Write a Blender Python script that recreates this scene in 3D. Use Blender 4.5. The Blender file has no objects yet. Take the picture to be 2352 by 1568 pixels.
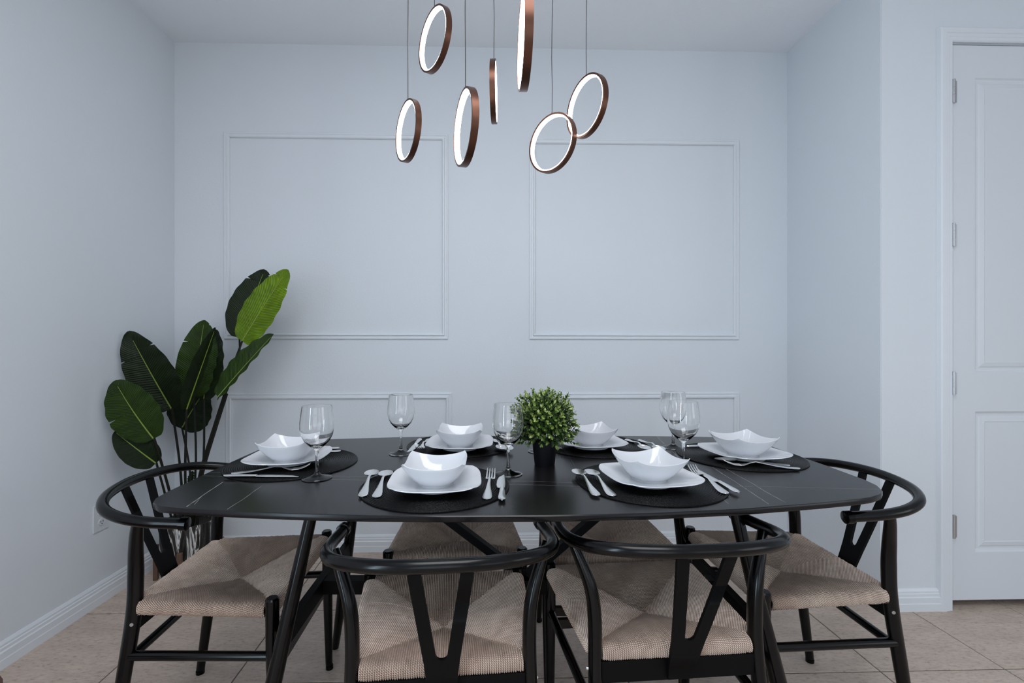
import bpy, bmesh, math, random
from math import sin, cos, pi, radians as R, sqrt
from mathutils import Vector as V, Matrix, Euler
random.seed(7)
S = bpy.context.scene
COL = S.collection

# ------------------------------------------------------------ camera, world, light, exposure
cd = bpy.data.cameras.new('camera'); cam = bpy.data.objects.new('camera', cd); COL.objects.link(cam)
cam.location = (0, 0, 1.108); cam.rotation_euler = (R(90), 0, 0)
cd.sensor_width = 36; cd.lens = 1054/2352*36; cd.shift_x = 44/2352; cd.shift_y = 6/2352
cd.clip_start = .02
S.camera = cam
S.view_settings.view_transform = 'Standard'; S.view_settings.look = 'None'
S.view_settings.exposure = -0.03; S.view_settings.gamma = 1; S.view_settings.use_curve_mapping = False
w = bpy.data.worlds.new('world'); S.world = w; w.use_nodes = True
w.node_tree.nodes['Background'].inputs[0].default_value = (.6, .75, 1, 1)
w.node_tree.nodes['Background'].inputs[1].default_value = 1.0

def area(name, loc, rot, sx, sy, power, color):
    l = bpy.data.lights.new(name, 'AREA'); l.shape = 'RECTANGLE'; l.size = sx; l.size_y = sy
    l.energy = power; l.color = color
    o = bpy.data.objects.new(name, l); COL.objects.link(o); o.location = loc; o.rotation_euler = rot
    return o
# daylight through the rear and left windows, plus three added unseen fill lamps
area('daylight_rear', (.0, -2.38, 1.35), (R(90), 0, 0), 1.7, 1.8, 13, (.93, .96, 1.0))
area('daylight_rear_right', (2.4, -2.38, 1.35), (R(90), 0, 0), 1.5, 1.8, 7, (.93, .965, 1.0))  # added fill for the room, no known window on this side
area('daylight_left', (-1.66, -1.04, 1.10), (0, R(-90), 0), 1.80, .40, 36, (.68, .87, 1.0))
area('daylight_right', (4.16, -1.2, 1.45), (0, R(90), 0), 1.5, 1.8, 19, (.95, .97, 1.0))  # invented fill that brightens the left wall
area('ceiling_fixture', (.0, .15, 2.66), (0, 0, 0), 1.2, 1.2, 29, (.95, .96, 1.0))  # bare panel added overhead to even out the light, not a real fixture

# ------------------------------------------------------------ helpers
class MB:
    def __init__(s): s.v = []; s.f = []; s.uv = {}; s.flat = set()
    def vert(s, p): s.v.append(tuple(p)); return len(s.v)-1
    def face(s, idx, uv=None, flat=False):
        s.f.append(tuple(idx))
        if uv: s.uv[len(s.f)-1] = uv
        if flat: s.flat.add(len(s.f)-1)
    def box(s, a, b, M=None, bev=0.0):
        x0, y0, z0 = a; x1, y1, z1 = b
        if bev <= 0:
            ps = [(x0,y0,z0),(x1,y0,z0),(x1,y1,z0),(x0,y1,z0),(x0,y0,z1),(x1,y0,z1),(x1,y1,z1),(x0,y1,z1)]
            fs = [(0,3,2,1),(4,5,6,7),(0,1,5,4),(1,2,6,5),(2,3,7,6),(3,0,4,7)]
        else:
            ps = []; fs = []
            c = bev
            lv = [(z0, c), (z0+c, 0), (z1-c, 0), (z1, c)]
            for z, i in lv:
                ps += [(x0+i+ (0 if i else 0), y0+i, z), (x1-i, y0+i, z), (x1-i, y1-i, z), (x0+i, y1-i, z)]
            for k in range(3):
                for j in range(4):
                    a_, b_ = k*4+j, k*4+(j+1) % 4
                    fs.append((a_, b_, b_+4, a_+4))
            fs.append((3,2,1,0)); fs.append((12,13,14,15))
        n = len(s.v)
        for p in ps:
            p = V(p)
            s.v.append(tuple(M @ p if M else p))
        for q in fs: s.face([n+i for i in q], flat=True)
    def prism(s, poly, z0, z1, M=None):
        n = len(s.v); k = len(poly)
        for z in (z0, z1):
            for p in poly:
                q = V((p[0], p[1], z)); s.v.append(tuple(M @ q if M else q))
        s.face([n+i for i in range(k)][::-1], flat=True); s.face([n+k+i for i in range(k)], flat=True)
        for i in range(k):
            j = (i+1) % k
            s.face((n+i, n+j, n+k+j, n+k+i), flat=True)
    def tube(s, pts, rad, seg=12, caps=True, flatten=1.0, smooth_n=0):
        pts = [V(p) for p in pts]
        if not hasattr(rad, '__len__'): rad = [rad]*len(pts)
        if smooth_n:
            np_, nr = [], []
            for i in range(len(pts)-1):
                p0 = pts[max(i-1, 0)]; p1 = pts[i]; p2 = pts[i+1]; p3 = pts[min(i+2, len(pts)-1)]
                for k in range(smooth_n):
                    t = k/smooth_n
                    np_.append(.5*((2*p1)+(p2-p0)*t+(2*p0-5*p1+4*p2-p3)*t*t+(3*p1-p0-3*p2+p3)*t**3))
                    nr.append(rad[i]*(1-t)+rad[i+1]*t)
            np_.append(pts[-1]); nr.append(rad[-1]); pts, rad = np_, nr
        T = []
        for i in range(len(pts)):
            d = pts[min(i+1, len(pts)-1)]-pts[max(i-1, 0)]; T.append(d.normalized())
        up = V((0, 0, 1)) if abs(T[0].z) < .9 else V((1, 0, 0))
        N = (up - T[0]*up.dot(T[0])).normalized()
        rings = []
        for i, p in enumerate(pts):
            N = (N - T[i]*N.dot(T[i])).normalized(); B = T[i].cross(N)
            rings.append([s.vert(p + (N*cos(2*pi*k/seg)*flatten + B*sin(2*pi*k/seg))*rad[i]) for k in range(seg)])
        for i in range(len(rings)-1):
            for k in range(seg):
                s.face((rings[i][k], rings[i][(k+1) % seg], rings[i+1][(k+1) % seg], rings[i+1][k]))
        if caps:
            s.face(rings[0][::-1], flat=True); s.face(rings[-1], flat=True)
    def lathe(s, prof, seg=32, c=(0, 0, 0), close=False):
        rings = []
        for r, z in prof:
            if r < 1e-6: rings.append([s.vert((c[0], c[1], c[2]+z))])
            else: rings.append([s.vert((c[0]+r*cos(2*pi*k/seg), c[1]+r*sin(2*pi*k/seg), c[2]+z)) for k in range(seg)])
        if close: rings.append(rings[0])
        for a, b in zip(rings, rings[1:]):
            for k in range(seg):
                j = (k+1) % seg
                if len(a) == 1 and len(b) == 1: continue
                if len(a) == 1: s.face((a[0], b[j], b[k]))
                elif len(b) == 1: s.face((a[k], a[j], b[0]))
                else: s.face((a[k], a[j], b[j], b[k]))
    def build(s, name, mat, parent=None, smooth=True, sharp=40, loc=None, rot=None):
        me = bpy.data.meshes.new(name); me.from_pydata(s.v, [], s.f); me.update()
        if mat: me.materials.append(mat)
        if smooth:
            me.polygons.foreach_set('use_smooth', [i not in s.flat for i in range(len(s.f))])
            me.set_sharp_from_angle(angle=R(sharp))
        if s.uv:
            ul = me.uv_layers.new(name='UVMap')
            for pi_, uv in s.uv.items():
                p = me.polygons[pi_]
                for li, q in zip(p.loop_indices, uv): ul.data[li].uv = q
        o = bpy.data.objects.new(name, me); COL.objects.link(o)
        if parent: o.parent = parent
        if loc: o.location = loc
        if rot: o.rotation_euler = rot
        return o

def empty(name, loc=(0, 0, 0), rz=0.0):
    o = bpy.data.objects.new(name, None); o.empty_display_size = .05
    COL.objects.link(o); o.location = loc; o.rotation_euler = (0, 0, rz); return o
def tag(o, label=None, cat=None, group=None, kind=None):
    if label: o['label'] = label
    if cat: o['category'] = cat
    if group: o['group'] = group
    if kind: o['kind'] = kind
    return o
def copy_tree(o, parent=None):
    c = o.copy(); COL.objects.link(c)
    if parent: c.parent = parent
    for ch in [q for q in o.children]: copy_tree(ch, c)
    return c
def struct(o): o['kind'] = 'structure'; return o

# ------------------------------------------------------------ materials
def mat(name, base, rough=.5, metal=0.0, **kw):
    m = bpy.data.materials.new(name); m.use_nodes = True
    b = m.node_tree.nodes['Principled BSDF']
    b.inputs['Base Color'].default_value = (*base, 1); b.inputs['Roughness'].default_value = rough
    b.inputs['Metallic'].default_value = metal
    for k, v in kw.items(): b.inputs[k.replace('_', ' ')].default_value = v
    return m
def N(m, t, **kw):
    n = m.node_tree.nodes.new(t)
    for k, v in kw.items():
        if k.startswith('i_'): n.inputs[k[2:].replace('_', ' ')].default_value = v
        else: setattr(n, k, v)
    return n
def L(m, a, b): m.node_tree.links.new(a, b)
def bsdf(m): return m.node_tree.nodes['Principled BSDF']
def noise_bump(m, scale, dist, strength=1.0, detail=2.0, coord='Object'):
    tc = N(m, 'ShaderNodeTexCoord'); n = N(m, 'ShaderNodeTexNoise', i_Scale=scale, i_Detail=detail)
    L(m, tc.outputs[coord], n.inputs['Vector'])
    b = N(m, 'ShaderNodeBump', i_Strength=strength, i_Distance=dist)
    L(m, n.outputs['Fac'], b.inputs['Height']); L(m, b.outputs['Normal'], bsdf(m).inputs['Normal'])
    return n, b
def ramp(m, fac, stops):
    r = N(m, 'ShaderNodeValToRGB'); cr = r.color_ramp
    while len(cr.elements) < len(stops): cr.elements.new(.5)
    for e, (p, c) in zip(cr.elements, stops): e.position = p; e.color = (*c, 1)
    L(m, fac, r.inputs['Fac']); return r

m_wall = mat('wall_paint', (.725, .765, .81), .62)
noise_bump(m_wall, 130, .0018, .35, 3)
m_ceil = mat('ceiling_paint', (.88, .905, .945), .8)
noise_bump(m_ceil, 110, .002, .4, 3)
m_trim = mat('trim_paint', (.76, .795, .835), .38)
m_door = mat('door_paint', (.72, .75, .79), .40)
m_black = mat('black_powder_coated_metal', (.0006, .0006, .0009), .20)
bsdf(m_black).inputs['Specular IOR Level'].default_value = .30
m_flat = mat('black_matt_metal', (.0022, .0022, .0028), .55)
bsdf(m_flat).inputs['Specular IOR Level'].default_value = .12
m_cap = mat('black_plastic_cap', (.002, .002, .0025), .15)
bsdf(m_cap).inputs['Specular IOR Level'].default_value = .2
m_steel = mat('brushed_steel', (.52, .52, .53), .30, 1.0)
m_cut = mat('polished_steel', (.93, .92, .91), .30, 1.0)
noise_bump(m_cut, 90, .0004, .5)
m_china = mat('white_porcelain', (.70, .715, .75), .10)
m_china.node_tree.nodes['Principled BSDF'].inputs['Coat Weight'].default_value = .25
m_bronze = mat('bronze_brown_metal', (.115, .052, .034), .34, .85)
m_cable = mat('black_cable', (.012, .012, .012), .5)
m_emit = bpy.data.materials.new('led_diffuser'); m_emit.use_nodes = True
b = bsdf(m_emit); b.inputs['Base Color'].default_value = (.9, .9, .9, 1)
b.inputs['Emission Color'].default_value = (1, .97, .93, 1); b.inputs['Emission Strength'].default_value = 11
m_glass = mat('clear_glass', (1, 1, 1), .0); bsdf(m_glass).inputs['Transmission Weight'].default_value = 1; bsdf(m_glass).inputs['IOR'].default_value = 1.46
m_pot = mat('black_plastic_pot', (.003, .0035, .006), .45); bsdf(m_pot).inputs['Specular IOR Level'].default_value = .25
m_grout = mat('grout', (.14, .115, .10), .9)
m_wood = mat('brown_wood', (.115, .060, .038), .55)
m_soil = mat('dark_soil', (.012, .009, .007), .95)
m_leather = mat('brown_leather', (.16, .075, .055), .5)
m_plate = mat('white_plastic', (.66, .69, .72), .35)
m_dark = mat('dark_slot', (.02, .02, .02), .6)

# floor tile: sandy ceramic with streaked specks
m_tile = mat('beige_tile', (.36, .30, .26), .50)
tc = N(m_tile, 'ShaderNodeTexCoord'); mp = N(m_tile, 'ShaderNodeMapping')
mp.inputs['Scale'].default_value = (1, 2.6, 1); mp.inputs['Rotation'].default_value = (0, 0, .35)
oi = N(m_tile, 'ShaderNodeObjectInfo'); ad = N(m_tile, 'ShaderNodeVectorMath', operation='ADD')
sc_ = N(m_tile, 'ShaderNodeVectorMath', operation='SCALE'); cb = N(m_tile, 'ShaderNodeCombineXYZ')
L(m_tile, oi.outputs['Random'], cb.inputs[0]); L(m_tile, oi.outputs['Random'], cb.inputs[1])
L(m_tile, cb.outputs[0], sc_.inputs[0]); sc_.inputs['Scale'].default_value = 40
L(m_tile, tc.outputs['Object'], ad.inputs[0]); L(m_tile, sc_.outputs[0], ad.inputs[1]); L(m_tile, ad.outputs[0], mp.inputs[0])
n1 = N(m_tile, 'ShaderNodeTexNoise', i_Scale=42, i_Detail=6, i_Roughness=.7)
n2 = N(m_tile, 'ShaderNodeTexNoise', i_Scale=5, i_Detail=4, i_Roughness=.6)
L(m_tile, mp.outputs[0], n1.inputs['Vector']); L(m_tile, mp.outputs[0], n2.inputs['Vector'])
r1 = ramp(m_tile, n1.outputs['Fac'], [(.30, (.34, .265, .22)), (.46, (.58, .475, .405)), (.65, (.66, .55, .475))])
r2 = ramp(m_tile, n2.outputs['Fac'], [(.3, (.80, .78, .76)), (.7, (1.04, 1.02, 1.0))])
mx = N(m_tile, 'ShaderNodeMix', data_type='RGBA', blend_type='MULTIPLY'); mx.inputs[0].default_value = 1
L(m_tile, r1.outputs[0], mx.inputs[6]); L(m_tile, r2.outputs[0], mx.inputs[7]); L(m_tile, mx.outputs[2], bsdf(m_tile).inputs['Base Color'])
bp = N(m_tile, 'ShaderNodeBump', i_Strength=.3, i_Distance=.002); L(m_tile, n1.outputs['Fac'], bp.inputs['Height']); L(m_tile, bp.outputs[0], bsdf(m_tile).inputs['Normal'])

# paper cord: twist along UV.x
m_cord = mat('natural_paper_cord', (.55, .40, .31), .72)
tc = N(m_cord, 'ShaderNodeTexCoord'); wv = N(m_cord, 'ShaderNodeTexWave', wave_type='BANDS', bands_direction='DIAGONAL', i_Scale=1.0, i_Distortion=.6)
L(m_cord, tc.outputs['UV'], wv.inputs['Vector'])
nz = N(m_cord, 'ShaderNodeTexNoise', i_Scale=34, i_Detail=3); L(m_cord, tc.outputs['Object'], nz.inputs['Vector'])
rw = ramp(m_cord, wv.outputs['Fac'], [(.0, (.20, .135, .105)), (.35, (.66, .50, .41)), (1, (.95, .79, .69))])
rn = ramp(m_cord, nz.outputs['Fac'], [(.3, (.82, .80, .78)), (.7, (1.06, 1.05, 1.04))])
mx = N(m_cord, 'ShaderNodeMix', data_type='RGBA', blend_type='MULTIPLY'); mx.inputs[0].default_value = 1
L(m_cord, rw.outputs[0], mx.inputs[6]); L(m_cord, rn.outputs[0], mx.inputs[7]); L(m_cord, mx.outputs[2], bsdf(m_cord).inputs['Base Color'])
bp = N(m_cord, 'ShaderNodeBump', i_Strength=.8, i_Distance=.0012); L(m_cord, wv.outputs['Fac'], bp.inputs['Height']); L(m_cord, bp.outputs[0], bsdf(m_cord).inputs['Normal'])

# braided placemat
m_mat = mat('black_braided_fibre', (.002, .002, .0022), .34)
bsdf(m_mat).inputs['Specular IOR Level'].default_value = .13
tc = N(m_mat, 'ShaderNodeTexCoord'); wv = N(m_mat, 'ShaderNodeTexNoise', i_Scale=420, i_Detail=1)
L(m_mat, tc.outputs['Object'], wv.inputs['Vector'])
bp = N(m_mat, 'ShaderNodeBump', i_Strength=.8, i_Distance=.0012); L(m_mat, wv.outputs['Fac'], bp.inputs['Height']); L(m_mat, bp.outputs[0], bsdf(m_mat).inputs['Normal'])

# sintered stone table top with fine veins
m_top = mat('black_veined_stone', (.012, .012, .014), .24)
bsdf(m_top).inputs['Specular IOR Level'].default_value = .30
segs = [((-.700,1.190),(-.688,1.087),.0009,1),((-.688,1.087),(-.676,1.012),.0009,1),((-.689,1.084),(-.668,1.025),.0006,.6),
        ((-.584,1.158),(-.5745,.996),.0006,.8),((-.816,1.283),(.24,1.184),.0006,.45),((-.797,1.249),(.22,1.157),.0006,.45),
        ((.60,1.158),(.98,1.132),.0006,.4),((.6387,1.80),(.5866,1.45),.0008,.6),((.5866,1.45),(.53,1.03),.0006,.4),((.64,1.34),(.618,1.03),.0007,.7),
        ((.672,1.33),(.661,1.04),.0007,.7),((.26,1.80),(.24,1.32),.0005,.3)]
tc = N(m_top, 'ShaderNodeTexCoord')
nz = N(m_top, 'ShaderNodeTexNoise', i_Scale=9, i_Detail=3); L(m_top, tc.outputs['Object'], nz.inputs['Vector'])
s1 = N(m_top, 'ShaderNodeVectorMath', operation='SUBTRACT'); L(m_top, nz.outputs['Color'], s1.inputs[0]); s1.inputs[1].default_value = (.5, .5, .5)
s2 = N(m_top, 'ShaderNodeVectorMath', operation='SCALE'); L(m_top, s1.outputs[0], s2.inputs[0]); s2.inputs['Scale'].default_value = .010
s3 = N(m_top, 'ShaderNodeVectorMath', operation='ADD'); L(m_top, tc.outputs['Object'], s3.inputs[0]); L(m_top, s2.outputs[0], s3.inputs[1])
s4 = N(m_top, 'ShaderNodeVectorMath', operation='MULTIPLY'); L(m_top, s3.outputs[0], s4.inputs[0]); s4.inputs[1].default_value = (1, 1, 0)
acc = None
for a, b_, wd, st in segs:
    A = V((a[0], a[1], 0)); BA = V((b_[0]-a[0], b_[1]-a[1], 0))
    pa = N(m_top, 'ShaderNodeVectorMath', operation='SUBTRACT'); L(m_top, s4.outputs[0], pa.inputs[0]); pa.inputs[1].default_value = A
    dt = N(m_top, 'ShaderNodeVectorMath', operation='DOT_PRODUCT'); L(m_top, pa.outputs[0], dt.inputs[0]); dt.inputs[1].default_value = BA/BA.length_squared
    cl = N(m_top, 'ShaderNodeClamp'); L(m_top, dt.outputs['Value'], cl.inputs[0])
    pr = N(m_top, 'ShaderNodeVectorMath', operation='SCALE'); pr.inputs[0].default_value = BA; L(m_top, cl.outputs[0], pr.inputs['Scale'])
    df = N(m_top, 'ShaderNodeVectorMath', operation='SUBTRACT'); L(m_top, pa.outputs[0], df.inputs[0]); L(m_top, pr.outputs[0], df.inputs[1])
    ln = N(m_top, 'ShaderNodeVectorMath', operation='LENGTH'); L(m_top, df.outputs[0], ln.inputs[0])
    mr = N(m_top, 'ShaderNodeMapRange'); L(m_top, ln.outputs['Value'], mr.inputs[0])
    mr.inputs[1].default_value = wd*.5; mr.inputs[2].default_value = wd*1.6; mr.inputs[3].default_value = st; mr.inputs[4].default_value = 0
    if acc is None: acc = mr.outputs[0]
    else:
        mm = N(m_top, 'ShaderNodeMath', operation='MAXIMUM'); L(m_top, acc, mm.inputs[0]); L(m_top, mr.outputs[0], mm.inputs[1]); acc = mm.outputs[0]
nf = N(m_top, 'ShaderNodeTexNoise', i_Scale=60, i_Detail=2); L(m_top, tc.outputs['Object'], nf.inputs['Vector'])
mf = N(m_top, 'ShaderNodeMapRange'); L(m_top, nf.outputs['Fac'], mf.inputs[0]); mf.inputs[1].default_value = .35; mf.inputs[2].default_value = .6; mf.inputs[3].default_value = .35; mf.inputs[4].default_value = 1
mu = N(m_top, 'ShaderNodeMath', operation='MULTIPLY'); L(m_top, acc, mu.inputs[0]); L(m_top, mf.outputs[0], mu.inputs[1])
rr = ramp(m_top, mu.outputs[0], [(0, (.0075, .0068, .0078)), (1, (.42, .40, .38))]); L(m_top, rr.outputs[0], bsdf(m_top).inputs['Base Color'])
bn = N(m_top, 'ShaderNodeTexNoise', i_Scale=700, i_Detail=1); L(m_top, tc.outputs['Object'], bn.inputs['Vector'])
bp = N(m_top, 'ShaderNodeBump', i_Strength=.12, i_Distance=.0004); L(m_top, bn.outputs['Fac'], bp.inputs['Height']); L(m_top, bp.outputs[0], bsdf(m_top).inputs['Normal'])

# big leaves: ribs from UV (u along midrib, v across)
def leaf_mat(name, c_dark, c_light, c_edge, rough=.38):
    m = mat(name, c_dark, .46); bsdf(m).inputs['Specular IOR Level'].default_value = .25
    tc = N(m, 'ShaderNodeTexCoord'); sx = N(m, 'ShaderNodeSeparateXYZ'); L(m, tc.outputs['UV'], sx.inputs[0])
    av = N(m, 'ShaderNodeMath', operation='ABSOLUTE'); L(m, sx.outputs[1], av.inputs[0])
    sl = N(m, 'ShaderNodeMath', operation='MULTIPLY'); L(m, av.outputs[0], sl.inputs[0]); sl.inputs[1].default_value = -.16
    sm = N(m, 'ShaderNodeMath', operation='ADD'); L(m, sx.outputs[0], sm.inputs[0]); L(m, sl.outputs[0], sm.inputs[1])
    cb = N(m, 'ShaderNodeCombineXYZ'); L(m, sm.outputs[0], cb.inputs[0]); 
    wv = N(m, 'ShaderNodeTexWave', wave_type='BANDS', bands_direction='X', i_Scale=13, i_Distortion=2.2, i_Detail=2)
    wv.inputs['Detail Scale'].default_value = 3
    L(m, cb.outputs[0], wv.inputs['Vector'])
    rc = ramp(m, wv.outputs['Fac'], [(0, c_dark), (.7, tuple((a+b)/2 for a, b in zip(c_dark, c_light))), (1, c_light)])
    ns = N(m, 'ShaderNodeTexNoise', i_Scale=14, i_Detail=3); L(m, tc.outputs['Object'], ns.inputs['Vector'])
    rn = ramp(m, ns.outputs['Fac'], [(.35, (.75, .75, .75)), (.7, c_edge)])
    mx = N(m, 'ShaderNodeMix', data_type='RGBA', blend_type='MULTIPLY'); mx.inputs[0].default_value = 1
    L(m, rc.outputs[0], mx.inputs[6]); L(m, rn.outputs[0], mx.inputs[7]); L(m, mx.outputs[2], bsdf(m).inputs['Base Color'])
    bp = N(m, 'ShaderNodeBump', i_Strength=.5, i_Distance=.003); L(m, wv.outputs['Fac'], bp.inputs['Height']); L(m, bp.outputs[0], bsdf(m).inputs['Normal'])
    return m
m_leaf_dark = leaf_mat('dark_green_leaf', (.0035, .010, .0012), (.009, .023, .0025), (1.1, 1.1, 1.0))
m_leaf_mid = leaf_mat('mid_green_leaf', (.009, .028, .0012), (.030, .068, .003), (1.2, 1.15, 1))
m_leaf_bright = leaf_mat('yellow_green_leaf', (.065, .15, .002), (.20, .31, .005), (1.15, 1.1, 1))
m_rib = mat('pale_midrib', (.20, .29, .045), .5)
m_stem = mat('dark_brown_green_stem', (.007, .008, .004), .5); bsdf(m_stem).inputs['Specular IOR Level'].default_value = .25
m_small = mat('boxwood_leaf', (.10, .18, .03), .35)
tc = N(m_small, 'ShaderNodeTexCoord'); sx = N(m_small, 'ShaderNodeSeparateXYZ'); L(m_small, tc.outputs['UV'], sx.inputs[0])
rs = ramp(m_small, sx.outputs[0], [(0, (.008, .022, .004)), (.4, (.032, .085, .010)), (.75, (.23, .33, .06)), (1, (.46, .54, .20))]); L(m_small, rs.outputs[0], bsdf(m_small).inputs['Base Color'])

# black marbled planter
m_marble = mat('black_marbled_ceramic', (.02, .02, .02), .5); bsdf(m_marble).inputs['Specular IOR Level'].default_value = .2
tc = N(m_marble, 'ShaderNodeTexCoord'); mp = N(m_marble, 'ShaderNodeMapping'); mp.inputs['Scale'].default_value = (14, 14, 2.2); mp.inputs['Rotation'].default_value = (.1, .35, 0)
L(m_marble, tc.outputs['Object'], mp.inputs[0]); nz = N(m_marble, 'ShaderNodeTexNoise', i_Scale=2.0, i_Detail=4, i_Roughness=.55, i_Distortion=.8)
L(m_marble, mp.outputs[0], nz.inputs['Vector'])
rm = ramp(m_marble, nz.outputs['Fac'], [(.40, (.012, .011, .010)), (.50, (.045, .042, .038)), (.545, (.04, .036, .03)), (.585, (.75, .75, .73)), (.615, (.05, .045, .04)), (.72, (.012, .012, .010))]); L(m_marble, rm.outputs[0], bsdf(m_marble).inputs['Base Color'])

# ------------------------------------------------------------ room shell
TH = .0266; CT, ST = cos(TH), sin(TH); CH = 2.706
BO = V((-1.685, 2.43, 0))               # left end of the back wall
DO = V((1.62, 1.912, 0))                # outer corner where the door wall starts
def frame_m(o): return Matrix.Translation(o) @ Matrix.Rotation(TH, 4, 'Z')
MBk, MDr = frame_m(BO), frame_m(DO)     # local x along wall, -y towards the camera, z up

def wallbox(name, a, b, M=None, m=m_wall):
    q = MB(); q.box(a, b, M); return struct(q.build(name, m, smooth=False))
wallbox('wall_back', (-.12, 0, 0), (3.5, .12, CH), MBk)
wallbox('wall_left', (-1.805, -2.42, 0), (-1.685, 2.43, CH))
q = MB(); q.prism([(1.6155, 1.913), (1.72, 1.93), (1.72, 2.62), (1.6155, 2.52)], 0, CH); struct(q.build('wall_right', m_wall, smooth=False))
q = MB()                                 # wall with the door opening
U0, U1, ZD = .298, 1.06, 2.365
q.box((0, 0, 0), (U0, .12, CH), MDr); q.box((U0, 0, ZD), (U1, .12, CH), MDr); q.box((U1, 0, 0), (2.6, .12, CH), MDr)
struct(q.build('wall_door', m_wall, smooth=False))
wallbox('wall_closet', (-.0, .75, 0), (2.6, .8, CH), MDr)
wallbox('wall_far_right', (4.2, -2.42, 0), (4.3, 2.8, CH))
q = MB()
q.box((-1.8, -2.54, 0), (4.3, -2.42, CH))
struct(q.build('wall_rear', m_wall, smooth=False))
q = MB(); q.box((-2.0, -2.7, CH), (4.5, 3.4, CH+.1)); struct(q.build('ceiling', m_ceil, smooth=False))
# window frames behind the camera; two are made up for the fill lamps
def window(name, M, wd, ht, nx):
    q = MB(); t = .05
    for a, b_ in (((0, 0), (wd, t)), ((0, ht-t), (wd, ht)), ((0, 0), (t, ht)), ((wd-t, 0), (wd, ht))):
        q.box((a[0], 0, a[1]), (b_[0], .04, b_[1]), M)
    for i in range(1, nx): q.box((wd*i/nx-.02, .005, t), (wd*i/nx+.02, .035, ht-t), M)
    q.box((t, .005, ht*.5-.02), (wd-t, .035, ht*.5+.02), M)
    return struct(q.build(name, m_trim, smooth=False))
window('window_1', Matrix.Translation((-1.2, -2.37, .35)), 2.4, 2.0, 4)
window('window_2', Matrix.Translation((-1.62, -1.30, .14)) @ Matrix.Rotation(R(90), 4, 'Z'), .52, 1.92, 1)
window('window_3', Matrix.Translation((4.19, -2.05, .50)) @ Matrix.Rotation(R(90), 4, 'Z'), 1.7, 1.9, 3)  # made-up frame around the right fill lamp
window('window_4', Matrix.Translation((1.6, -2.37, .40)), 1.6, 1.9, 2)  # made-up frame around the rear right fill lamp

# floor: grout bed and individual tiles
q = MB(); q.box((-2.0, -2.7, -.06), (4.5, 3.4, -.003)); floor = struct(q.build('floor', m_grout, smooth=False))
q = MB(); g = .0023; q.box((g, g, -.009), (.434-g, .412-g, 0), bev=.0012)
tile0 = q.build('tile', m_tile, floor, smooth=False)
first = True
for i in range(-8, 8):
    for j in range(-10, 4):
        u, v = 1.354+.434*i, 1.519+.412*j
        x, y = u*CT-v*ST, u*ST+v*CT
        if not (-2.1 < x < 4.3 and -2.75 < y < 2.75): continue
        t = tile0 if first else tile0.copy()
        if not first: COL.objects.link(t)
        first = False
        t.parent = floor; t.location = (x, y, 0); t.rotation_euler = (0, 0, TH)

# baseboards: stepped profile swept along a wall
BP = [(0, 0), (.016, 0), (.016, .030), (.0145, .034), (.0145, .056), (.011, .060), (.011, .070), (.008, .073), (.008, .080), (.003, .090), (0, .090)]
def base_strip(name, M, x0, x1):
    q = MB(); n = len(BP)
    for x in (x0, x1):
        for d, z in BP: q.vert(M @ V((x, -d, z)))
    for i in range(n-1): q.face((i, i+1, n+i+1, n+i), flat=True)
    q.face(range(n-1, -1, -1), flat=True); q.face(range(n, 2*n), flat=True)
    return struct(q.build(name, m_trim, smooth=False))
base_strip('baseboard_back', MBk, 0, 3.303)
base_strip('baseboard_left', Matrix.Translation((-1.685, -2.40, 0)) @ Matrix.Rotation(R(90), 4, 'Z'), 0, 4.83)
base_strip('baseboard_right', Matrix.Translation((1.6155, 2.50, 0)) @ Matrix.Rotation(R(-90), 4, 'Z'), 0, .588)
base_strip('baseboard_door_side', MDr, 0, .239)
base_strip('baseboard_door_far', MDr, U1+.06, 2.5)

# picture-frame mouldings on the back wall
MP = [(0, 0), (0, .006), (.003, .0085), (.008, .0085), (.011, .005), (.018, .005), (.021, .0135), (.027, .0135), (.031, .008), (.031, 0)]
def moulding(name, x0, x1, z0, z1, jit):
    root = struct(empty(name)); root.matrix_world = MBk
    cs = [(x0, z0), (x1, z0), (x1, z1), (x0, z1)]
    cs = [(a+random.uniform(-jit, jit), b_+random.uniform(-jit, jit)) for a, b_ in cs]
    cx_, cz_ = (x0+x1)/2, (z0+z1)/2
    for k in range(4):
        a, b_ = cs[k], cs[(k+1) % 4]; q = MB(); n = len(MP)
        for p in (a, b_):
            sx_, sz_ = (1 if p[0] < cx_ else -1), (1 if p[1] < cz_ else -1)
            for s_, d in MP: q.vert((p[0]+sx_*s_, -d, p[1]+sz_*s_))
        for i in range(n-1): q.face((i, n+i, n+i+1, i+1), flat=True)
        q.face(range(n), flat=True); q.face(range(2*n-1, n-1, -1), flat=True)
        o = q.build('moulding_strip', m_trim, root, smooth=False)
    return root
def bk(px, py):                          # photograph measurements to wall coordinates (along, up)
    t = (px-1132)/1054; x = (2.43+1.685*ST/CT)/(1-t*ST/CT)*t
    y = x/t if abs(t) > 1e-6 else 2.475
    return ((x+1.685)/CT, 1.108+(790-py)*y/1054)
for n_, (xa, yt, xb, yb) in enumerate([(516, 303, 1029, 778), (1217, 317, 1697, 779), (519, 902, 1037, 1150), (1226, 902, 1698, 1150)]):
    a0 = bk(xa, yt); a1 = bk(xb, yb)
    moulding('trim_%d' % (n_+1), a0[0], a1[0], a1[1], a0[1], .0025)

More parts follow.
